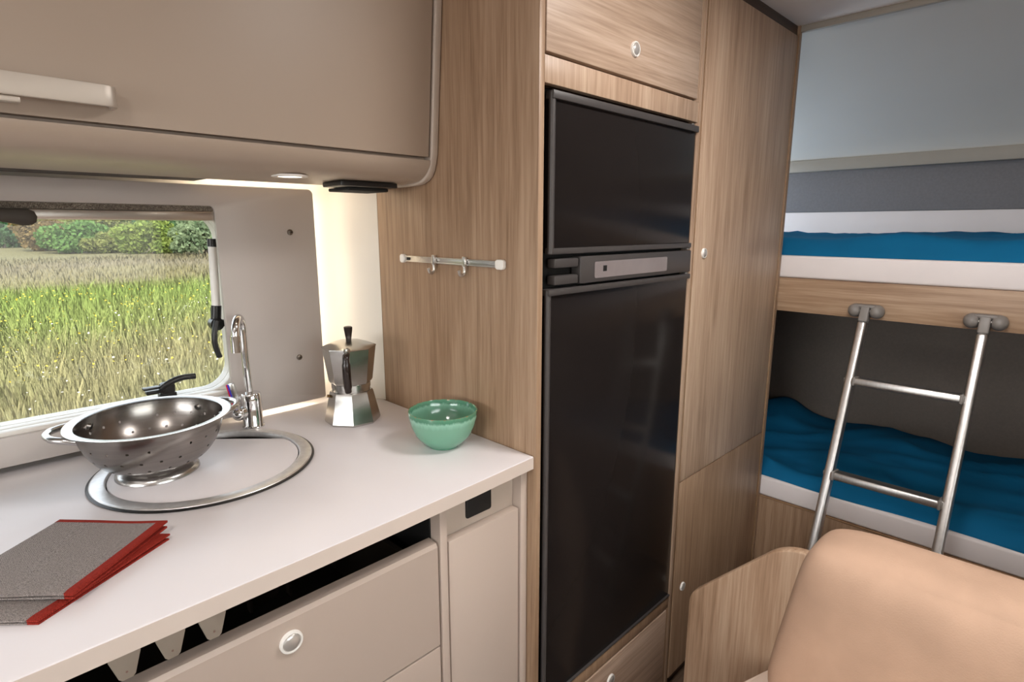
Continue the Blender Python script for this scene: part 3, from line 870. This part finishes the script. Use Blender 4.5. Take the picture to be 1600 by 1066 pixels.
hd_ = Vector((-.56, -.83, 0)).normalized()
obj('spout', prism([(PX - .012, PY + .045), (PX + .012, PY + .045), (PX, PY + .066)], 'z', PZ + .135, PZ + .168), M['moka_alu'], mk)
hn = obj('handle', tube(catmull([P0 + hd_ * .058 + Vector((0, 0, .163)), P0 + hd_ * .074 + Vector((0, 0, .164)), P0 + hd_ * .082 + Vector((0, 0, .155)), P0 + hd_ * .083 + Vector((0, 0, .125)), P0 + hd_ * .076 + Vector((0, 0, .095)), P0 + hd_ * .070 + Vector((0, 0, .082))], 6), [.0062] * 6 + [.0072] * 8 + [.0086] * 11 + [.0072] * 4 + [.0055, .0035], 12, .85), M['brown_plastic'], mk)
obj('hinge', box(PX - .0375, PX - .0265, PY - .0535, PY - .0425, PZ + .1655, PZ + .1765, .002), M['moka_alu'], mk)
vd = Vector((-.92, .0, 0)).normalized()
vp = P0 + Vector((-.92, .38, 0)).normalized() * .047 + Vector((0, 0, .060))
obj('valve', tube([vp, vp + Vector((-.92, .38, .12)).normalized() * .006], .0034, 12), M['brass'], mk)

# ------------------------------------------------------------------ green bowl
GX, GY, GZ = .667, .861, .9153
bowl_prof = [(0, .003), (.024, .0025), (.027, 0), (.030, 0), (.031, .003), (.042, .009), (.0555, .025), (.0635, .044), (.0675, .062), (.0685, .072), (.0680, .0745), (.0665, .0748), (.0650, .073), (.0640, .060), (.0595, .044), (.0505, .026), (.036, .012), (.016, .007), (0, .006)]
bw = tag(obj('bowl', lathe(bowl_prof, (GX, GY, GZ), 72), M['glaze'], base=(GX, GY, GZ), smooth=60), 'green glazed ceramic bowl near the worktop corner', 'bowl')

# ------------------------------------------------------------------ napkins (folded, red binding)
def napkin(pts, z0, h, label, lift):
    """pts: back, right, front, left corner in plan; two folded layers with a bound edge."""
    bk, rt, fr_, lf = [Vector((p[0], p[1], 0)) for p in pts]
    c = (bk + rt + fr_ + lf) / 4
    t = thing('napkin', (c.x, c.y, z0), label, 'napkin')
    def surf(u, v):
        # u: 0 left/back fold side .. 1 right side,  v: 0 front .. 1 back
        p = (lf * (1 - u) + fr_ * u) * (1 - v) + (bk * (1 - u) + rt * u) * v
        return p
    NUu, NVv = 28, 24
    for layer in range(2):
        zz = z0 + layer * h * .5
        inset = .006 if layer == 0 else 0.0
        def layer_mesh(u0, u1, v0, v1, extra, thick, nu, nv):
            b = bmesh.new()
            T, Bm = [], []
            for j in range(nv + 1):
                rt_, rb_ = [], []
                for i in range(nu + 1):
                    u = u0 + (u1 - u0) * i / nu
                    v = v0 + (v1 - v0) * j / nv
                    p = surf(u, v) + (c - surf(u, v)) * inset * 2
                    w = lift * layer * (max(0, u - .25) ** 1.4) * (.35 + .65 * v) + .0005 * math.sin(u * 9 + v * 4 + layer)
                    rnd = .0012 * (1 - min(1, min(u, 1 - u, v, 1 - v) / .02))
                    zt = zz + w + thick + extra - rnd
                    rt_.append(b.verts.new((p.x, p.y, zt)))
                    rb_.append(b.verts.new((p.x, p.y, max(z0, zz + w - extra))))
                T.append(rt_); Bm.append(rb_)
            for j in range(nv):
                for i in range(nu):
                    b.faces.new((T[j][i], T[j][i + 1], T[j + 1][i + 1], T[j + 1][i]))
                    b.faces.new((Bm[j][i], Bm[j + 1][i], Bm[j + 1][i + 1], Bm[j][i + 1]))
            for i in range(nu):
                b.faces.new((T[0][i], Bm[0][i], Bm[0][i + 1], T[0][i + 1]))
                b.faces.new((T[nv][i + 1], Bm[nv][i + 1], Bm[nv][i], T[nv][i]))
            for j in range(nv):
                b.faces.new((T[j + 1][0], Bm[j + 1][0], Bm[j][0], T[j][0]))
                b.faces.new((T[j][nu], Bm[j][nu], Bm[j + 1][nu], T[j + 1][nu]))
            return b
        th = h * .5 - .0006
        obj('cloth', layer_mesh(0, .935, 0, .955, 0, th, NUu, NVv), M['grey_cloth'], t)
        obj('binding', [layer_mesh(.93, 1.0, 0, 1.0, .0003, th, 4, NVv), layer_mesh(0, .93, .95, 1.0, .0003, th, NUu, 3)], M['red_cloth'], t)
    return t
napkin([(.060, .985), (.176, .853), (.022, .758), (-.110, .880)], .9152, .007, 'grey woven napkin with red binding, the lower of two on the worktop', .004)
napkin([(.072, .996), (.179, .872), (.056, .768), (-.060, .880)],   .9245, .008, 'grey woven napkin with red binding lying on top of another', .006)

# ------------------------------------------------------------------ bunk beds
ub = thing('upper_bunk', (2.25, .2, 1.08), 'upper bunk with a horizontal-grain oak front board', 'bunk bed')
obj('front_board', box(1.9000, 1.9180, YF + .002, 1.345, 1.0805, 1.1865, .0012), M['oak_y'], ub)
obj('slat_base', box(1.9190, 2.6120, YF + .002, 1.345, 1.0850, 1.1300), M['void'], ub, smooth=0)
lb = thing('lower_bunk', (2.25, .2, 0), 'lower bunk with an oak front board near the floor', 'bunk bed')
obj('front_board', box(1.9000, 1.9180, YF + .002, 1.345, 0.0, .4300, .0012), M['oak'], lb)
obj('edge_strip', box(1.8985, 1.9195, YF + .002, 1.345, .4302, .4350, .001), M['edge'], lb)
obj('base_box', box(1.9190, 2.6250, YF + .002, 1.345, 0.0, .4250), M['dark_wood'], lb, smooth=0)
def rounded_mattress(z0, z1, x0, label):
    return tag(obj('mattress', box(x0, 2.616, YF + .006, 1.340, z0, z1, .008, 3), M['mattress'], base=(2.25, .2, z0)), label, 'mattress')
rounded_mattress(1.1870, 1.2560, 1.9010, 'white mattress with straight edge on the upper bunk')
rounded_mattress(.4355, .5030, 1.9010, 'white mattress with straight edge on the lower bunk')

def blanket(z0, top, x0, label, fold, bump):
    nx, ny = 44, 150
    b = bmesh.new()
    T = []
    y0, y1 = YF + .02, 1.33
    for j in range(ny + 1):
        row = []
        y = y0 + (y1 - y0) * j / ny
        xf = x0 + .012 * noise.noise((y * 3.1, z0 * 7, .3)) + .006 * math.sin(y * 11)
        for i in range(nx + 1):
            s = i / nx
            x = xf + (2.612 - xf) * s ** 1.25
            q = Vector((x * 5.0 + y * 2.2, y * 3.2 - x * 2.0, z0))
            h = noise.noise(q) * .6 + .35 * noise.noise(q * 2.3) + .12 * noise.noise(q * 5)
            ridge = 1 - abs(noise.noise(Vector((x * 6 + y * 2.5, y * 2.2 - x * 3, z0 + 4))))
            hh = fold * (h * .8 + .9 * ridge ** 3)
            edge = 1 - (1 - min(1, (x - xf) / .05)) ** 2.2
            z = z0 + (top + hh) * edge + bump(x, y)
            row.append(b.verts.new((x, y, max(z, z0 + .0015))))
        T.append(row)
    for j in range(ny):
        for i in range(nx):
            b.faces.new((T[j][i], T[j][i + 1], T[j + 1][i + 1], T[j + 1][i]))
    # closed underside
    Bv = [[b.verts.new((T[j][i].co.x, T[j][i].co.y, z0)) for i in (0, nx)] for j in range(ny + 1)]
    for j in range(ny):
        b.faces.new((T[j][0], T[j + 1][0], Bv[j + 1][0], Bv[j][0]))
        b.faces.new((Bv[j][0], Bv[j + 1][0], Bv[j + 1][1], Bv[j][1]))
        b.faces.new((T[j + 1][nx], T[j][nx], Bv[j][1], Bv[j + 1][1]))
    b.faces.new([T[0][i] for i in range(nx + 1)][::-1] + [Bv[0][0], Bv[0][1]])
    b.faces.new([T[ny][i] for i in range(nx + 1)] + [Bv[ny][1], Bv[ny][0]])
    return tag(obj('duvet', b, M['sheet'], base=(2.25, .2, z0), smooth=80), label, 'duvet')
blanket(1.2565, .050, 1.915, 'thick blue duvet laid flat on the upper bunk', .018, lambda x, y: .018 * math.exp(-((x - 2.3) / .3) ** 2 - ((y + .1) / .35) ** 2))
blanket(.5035, .016, 1.910, 'creased blue duvet spread over the lower bunk', .030, lambda x, y: .085 * math.exp(-((x - 2.56) / .10) ** 2 - ((y - .86) / .10) ** 2))

# ------------------------------------------------------------------ ladder hooked on the upper bunk
ldr = thing('bunk_ladder', (1.66, .296, 0), 'brushed aluminium ladder hooked onto the upper bunk board', 'ladder')
KL = .39
def lx(z): return 1.878 - KL * (1.108 - z)
up_l = Vector((-1, 0, KL)).normalized()
YL, YRt = .430, .160
for y in (YL, YRt):
    rail = obj('rail', bar((lx(.012), y, .012), (lx(1.075), y, 1.075), .023, .034, up=(1, 0, 0), bev=.007, seg=3), M['alu'], ldr)
    obj('rail_top', bar((lx(1.074), y, 1.074), (lx(1.116), y, 1.116), .0235, .030, up=(1, 0, 0), bev=.004, seg=3), M['grey_plastic'], rail)
    obj('rubber_foot', bar((lx(0) + .001, y, .003), (lx(.012), y, .016), .020, .034, up=(1, 0, 0), bev=.003), M['black_matt'], rail)
    hk = obj('hook_bracket', [], M['grey_plastic'], ldr) if False else None
    ss = []
    for sgn in (-1, 1):
        e = bmesh.new()
        bmesh.ops.create_uvsphere(e, u_segments=24, v_segments=14, radius=1)
        for v in e.verts:
            yy = v.co.y * .0195
            v.co = Vector((min(1.8830 + v.co.x * .026, 1.8992), y + sgn * max(.0130, .0270 + yy * 1.0), 1.1055 + v.co.z * .0200))
        ss.append(e)
    ss.append(box(1.890, 1.8992, y - .020, y + .020, 1.092, 1.122, .003))
    ss.append(box(1.868, 1.899, y - .0235, y + .0235, 1.1155, 1.1245, .003))
    hk = obj('hook_bracket', ss, M['grey_plastic'], ldr)
    obj('axle', tube([(1.872, y - .024, 1.107), (1.872, y + .024, 1.107)], .0036, 10), M['satin'], hk)
for z in (.914, .660, .405, .150):
    rg = obj('rung', bar((lx(z), YRt + .006, z), (lx(z), YL - .006, z), .046, .022, up=(KL * .3, 0, 1), bev=.006, seg=3), M['alu'], ldr)
    for y in (YL + .0125,):
        obj('end_plug', bar((lx(z), y - .003, z), (lx(z), y + .003, z), .012, .012, up=(0, 0, 1), bev=.002), M['grey_plastic'], rg)
    for y in (YL - .0135, YRt + .0135):
        obj('rung_cap', bar((lx(z), y - .004, z), (lx(z), y + .004, z), .050, .0250, up=(KL * .3, 0, 1), bev=.003), M['grey_plastic'], rg)

# ------------------------------------------------------------------ dinette bench
XB = 1.10
bn = thing('dinette_bench', (1.0, -.2, 0), 'oak bench seat frame with a slanted, rounded back board', 'bench')
def fillet(P, rads, n=8):
    out = []
    k = len(P)
    for i in range(k):
        p, a, c = Vector(P[i]), Vector(P[i - 1]), Vector(P[(i + 1) % k])
        r = rads[i]
        if r <= 0:
            out.append(tuple(p)); continue
        d1_, d2_ = (a - p).normalized(), (c - p).normalized()
        th = d1_.angle(d2_)
        L = r / math.tan(th / 2)
        cen = p + (d1_ + d2_).normalized() * (r / math.sin(th / 2))
        s, e = p + d1_ * L - cen, p + d2_ * L - cen
        a0, a1 = math.atan2(s.y, s.x), math.atan2(e.y, e.x)
        da = (a1 - a0 + math.pi) % (2 * math.pi) - math.pi
        for q in range(n + 1):
            t = a0 + da * q / n
            out.append((cen.x + r * math.cos(t), cen.y + r * math.sin(t)))
    return out
bp = fillet([(.533, 0), (.531, .530), (.342, .728), (-.90, .740), (-.90, 0)], [0, .055, .10, 0, 0])
obj('back_board', prism(bp, 'x', XB, XB + .022, .004, 3), M['oak_bench'], bn, smooth=50)
obj('seat_box', box(.58, XB - .001, -.90, .30, 0, .392, .003), M['oak_bench'], bn)
def pillow(lo, hi, r, n=26, puff=.006):
    """Box with fully rounded edges and slightly bulging faces."""
    b = bmesh.new()
    bmesh.ops.create_cube(b, size=2)
    bmesh.ops.subdivide_edges(b, edges=list(b.edges), cuts=n, use_grid_fill=True)
    lo, hi = Vector(lo), Vector(hi)
    for v in b.verts:
        # spread the grid towards the edges so that the rounding is well sampled
        q = Vector([math.copysign(1 - (1 - abs(c)) ** 1.6, c) for c in v.co])
        p = Vector([lo[i] + (q[i] + 1) / 2 * (hi[i] - lo[i]) for i in range(3)])
        c = Vector([min(max(p[i], lo[i] + r), hi[i] - r) for i in range(3)])
        d = p - c
        w = max(0, 1 - q.x ** 4) * max(0, 1 - q.y ** 4) + max(0, 1 - q.x ** 4) * max(0, 1 - q.z ** 4) + max(0, 1 - q.y ** 4) * max(0, 1 - q.z ** 4)
        v.co = c + d.normalized() * (r + puff * w) if d.length > 1e-6 else p
    return b
scu = pillow((.56, -.90, .402), (1.090, .395, .500), .042)
for v in scu.verts:
    if v.co.y > 0:
        v.co.y *= 1 - .18 * max(0, (v.co.x - .86) / .235)
tag(obj('seat_cushion', scu, M['suede_pale'], base=(.82, -.25, .3955), smooth=80), 'pale beige seat cushion lying on the bench', 'cushion')
bcu = pillow((-.078, -.89, .512), (.078, .312, .832), .052, puff=.006)
for _ in range(9):
    bmesh.ops.smooth_vert(bcu, verts=bcu.verts, factor=.5, use_axis_x=True, use_axis_y=True, use_axis_z=True)
for v in bcu.verts:
    v.co.x += .990 + (v.co.z - .5005) * .10
    if v.co.y > 0:
        v.co.y *= 1 - .15 * (v.co.z - .5) / .32
tag(obj('back_cushion', bcu, M['suede'], base=(.99, -.3, .5005), smooth=80), 'large beige suede back cushion leaning on the bench back board', 'cushion')

# ------------------------------------------------------------------ meadow outside
GZ0 = -.50
def ground():
    b = bmesh.new()
    n = 40
    vs = [[b.verts.new((-60 + 200 * i / n, 1.6 + 150 * j / n, GZ0 + (0 if j < 3 else .25 * noise.noise((i * .35, j * .3, 0))))) for i in range(n + 1)] for j in range(n + 1)]
    for j in range(n):
        for i in range(n):
            b.faces.new((vs[j][i], vs[j][i + 1], vs[j + 1][i + 1], vs[j + 1][i]))
    return b
gd = struct('ground', ground(), meadow_mat('meadow_ground', False), 'summer meadow ground outside the window')

rng = np.random.default_rng(3)
def field_points(n, y0, y1, power=1.0):
    y = y0 + (y1 - y0) * rng.random(n) ** power
    x = y * (-.40 + 1.45 * rng.random(n)) - .4
    return x, y
def blades(n, y0, y1, power, hmin, hmax, wk):
    x, y = field_points(n, y0, y1, power)
    h = hmin + (hmax - hmin) * rng.random(n) ** 1.6
    a = rng.random(n) * math.pi * 2
    w = wk * (.6 + .9 * rng.random(n)) * np.clip(y / 10, .7, 5)
    dx, dy = np.cos(a) * w, np.sin(a) * w
    lx_, ly_ = rng.normal(0, .22, n) * h, rng.normal(0, .22, n) * h
    z = np.full(n, GZ0 - .02)
    V = np.empty((n, 5, 3))
    V[:, 0] = np.stack([x - dx, y - dy, z], 1)
    V[:, 1] = np.stack([x + dx, y + dy, z], 1)
    V[:, 2] = np.stack([x + dx * .8 + lx_ * .4, y + dy * .8 + ly_ * .4, z + h * .6], 1)
    V[:, 3] = np.stack([x + lx_, y + ly_, z + h], 1)
    V[:, 4] = np.stack([x - dx * .8 + lx_ * .4, y - dy * .8 + ly_ * .4, z + h * .6], 1)
    return V.reshape(-1, 3)
V = np.concatenate([blades(230000, 5.0, 20, 1.25, .10, .46, .0019), blades(80000, 15, 41, 1.1, .12, .36, .0024)])
n = len(V) // 5
me = bpy.data.meshes.new('grass')
me.vertices.add(len(V)); me.vertices.foreach_set('co', V.ravel())
me.loops.add(n * 5); me.loops.foreach_set('vertex_index', np.arange(n * 5, dtype=np.int32))
me.polygons.add(n); me.polygons.foreach_set('loop_start', np.arange(n, dtype=np.int32) * 5)
me.update(calc_edges=True); me.validate()
me.materials.append(meadow_mat('meadow_grass', True))
go = bpy.data.objects.new('grass', me); COL.objects.link(go)
tag(go, 'tall dry summer grass growing in the meadow', 'grass', None, 'stuff')
def flowers(name, n, y0, y1, size, rgb, label):
    x, y = field_points(n, y0, y1, 1.2)
    bs = bmesh.new()
    for i in range(n):
        c = Vector((x[i], y[i], GZ0 + .24 + .22 * rng.random()))
        s = size * (.6 + .8 * rng.random()) * max(.8, y[i] / 11)
        m = Matrix.Rotation(rng.random() * 6.28, 3, 'Z') @ Matrix.Rotation(rng.normal(0, .6), 3, 'X')
        top = bs.verts.new(c + m @ Vector((0, 0, s * .35)))
        ring = [bs.verts.new(c + m @ Vector((s * math.cos(k * 1.0472), s * math.sin(k * 1.0472), 0))) for k in range(6)]
        for k in range(6):
            bs.faces.new((top, ring[k], ring[(k + 1) % 6]))
    return tag(obj(name, bs, plain('petal_' + name, rgb, .7, var=.1), smooth=0), label, 'flowers', None, 'stuff')
flowers('yellow_flowers', 1500, 7.5, 17, .013, (186, 160, 30), 'small yellow flowers scattered through the meadow grass')
flowers('white_flowers', 700, 5.5, 13, .012, (190, 184, 172), 'small white flower heads scattered through the near grass')

def bush(name, label, x, y, w, h, mat, n=1500, leaf=.34, seed=0):
    rg = np.random.default_rng(seed)
    t = thing(name, (x, y, GZ0), label, 'bush' if h < 6 else 'tree', 'shrubs and trees along the far meadow edge')
    blobs = [(rg.uniform(-.62, .62) * w, rg.normal(0, .16) * w, h * (.16 + .6 * rg.random()), w * (.20 + .2 * rg.random()), h * (.16 + .16 * rg.random())) for _ in range(18)]
    blobs.append((0, 0, h * .35, w * .5, h * .35))
    Vv = []
    for _ in range(n):
        bx, by, bz, br, bh = blobs[rg.integers(len(blobs))]
        d = rg.normal(size=3); d /= np.linalg.norm(d)
        rr = (.72 + .3 * rg.random())
        c = np.array([x + bx, y + by, GZ0 + bz]) + d * np.array([br, br, bh]) * rr
        c[2] = max(c[2], GZ0 + .1)
        u = rg.normal(size=3); u /= np.linalg.norm(u)
        v = np.cross(u, rg.normal(size=3)); v /= np.linalg.norm(v)
        s = leaf * (.6 + .8 * rg.random())
        Vv += [c - u * s, c + v * s * .6, c + u * s, c - v * s * .6]
    me = bpy.data.meshes.new('foliage')
    me.from_pydata([tuple(p - np.array([x, y, GZ0])) for p in Vv], [], [(4 * i, 4 * i + 1, 4 * i + 2, 4 * i + 3) for i in range(len(Vv) // 4)])
    me.materials.append(mat)
    o = bpy.data.objects.new('foliage', me); COL.objects.link(o); o.parent = t
    obj('stem', tube([(x, y, GZ0), (x + .05 * w, y, GZ0 + h * .3), (x, y + .05 * w, GZ0 + h * .55)], [.05 * w, .035 * w, .015 * w], 8), M['dark_wood'], t)
    return t
LG = leaf_mat('leaf_green', (62, 93, 46), (93, 120, 65))
LD = leaf_mat('leaf_dark', (46, 74, 50), (76, 104, 66))
LO = leaf_mat('leaf_olive', (79, 88, 46), (116, 118, 68))
LY = leaf_mat('leaf_yellow_green', (91, 108, 49), (121, 131, 66))
LR = leaf_mat('leaf_russet', (89, 72, 46), (114, 96, 60))
LS = leaf_mat('leaf_silver', (80, 96, 70), (114, 126, 94))
spots = [
 ('dark_bush', 'dark green rounded bush at the meadow edge beside russet bramble', 4.1, 64, 3.4, 4.4, LD),
 ('russet_bramble', 'russet brown bramble between a dark bush and green scrub', 6.1, 57, 2.2, 2.8, LR),
 ('low_bush', 'low green bush at the meadow edge between russet bramble and olive scrub', 7.3, 53, 2.9, 2.3, LG),
 ('olive_bush', 'wide olive bush at the meadow edge behind low brown scrub', 10.8, 67, 5.0, 4.4, LO),
 ('olive_scrub', 'low olive scrub in front of the wide olive bush', 9.0, 50, 2.4, 1.6, LO),
 ('lime_bush', 'lime green rounded bush at the meadow edge', 10.5, 45.5, 2.6, 2.4, LY),
 ('dark_tree', 'dark green tree behind the lime bush', 15.2, 74, 4.4, 7.5, LD),
 ('blue_green_tree', 'blue-green tree between the lime bush and the silvery bush', 15.2, 57, 3.6, 6.5, LD),
 ('silver_bush', 'silvery green bush in front of a tall mid-green tree', 13.0, 42.5, 3.2, 2.6, LS),
 ('tall_tree', 'tall mid-green tree behind the silvery bush', 19.6, 62, 4.4, 8.0, LG),
 ('bright_tree', 'bright mid-green tree behind the russet bramble', 8.4, 76, 4.6, 7.0, LG),
 ('hedge_bush', 'mid-green hedge bush beside the dark rounded bush', -1.6, 72, 4.0, 5.0, LG),
 ('far_tree', 'tall olive tree standing behind the dark rounded bush', 3.0, 92, 7.0, 9.0, LO),
 ('back_tree', 'tall mid-green tree standing behind the wide olive bush', 17.0, 96, 7.0, 10.0, LG),
 ('edge_tree', 'large olive tree standing behind the tall mid-green tree', 29.0, 88, 7.0, 10.0, LO),
 ('pine_tree', 'broad dark tree standing behind the blue-green tree', 24.0, 112, 9.0, 12.0, LD),
 ('round_tree', 'round olive tree past the tall mid-green tree', 27.0, 58, 5.0, 6.5, LO),
 ('shady_tree', 'shady dark tree well past the tall mid-green tree', 38.0, 62, 6.0, 8.0, LD),
 ('lone_tree', 'leafy mid-green tree on the far side of the meadow', 52.0, 64, 7.0, 8.0, LG),
 ('field_tree', 'spreading olive tree at the far corner of the meadow', 68.0, 70, 8.0, 9.0, LO),
 ('corner_bush', 'yellow-green bush at the far corner of the meadow', 44.0, 50, 4.0, 3.6, LY),
 ('hedge_tree', 'mid-green tree past the hedge bush', -12.0, 68, 6.0, 7.0, LD),
 ('copse_tree', 'olive tree at the end of the hedge', -26.0, 70, 8.0, 8.0, LO),
 ('broad_tree', 'broad green tree standing behind the bright mid-green tree', 9.5, 116, 9.0, 12.0, LG),
]
for i, (nm, lab, x, y, w, h, m) in enumerate(spots):
    bush(nm, lab, x, y, w, h, m, n=4200 if h < 6 else 5200, leaf=.15 if h < 6 else .24, seed=20 + i)
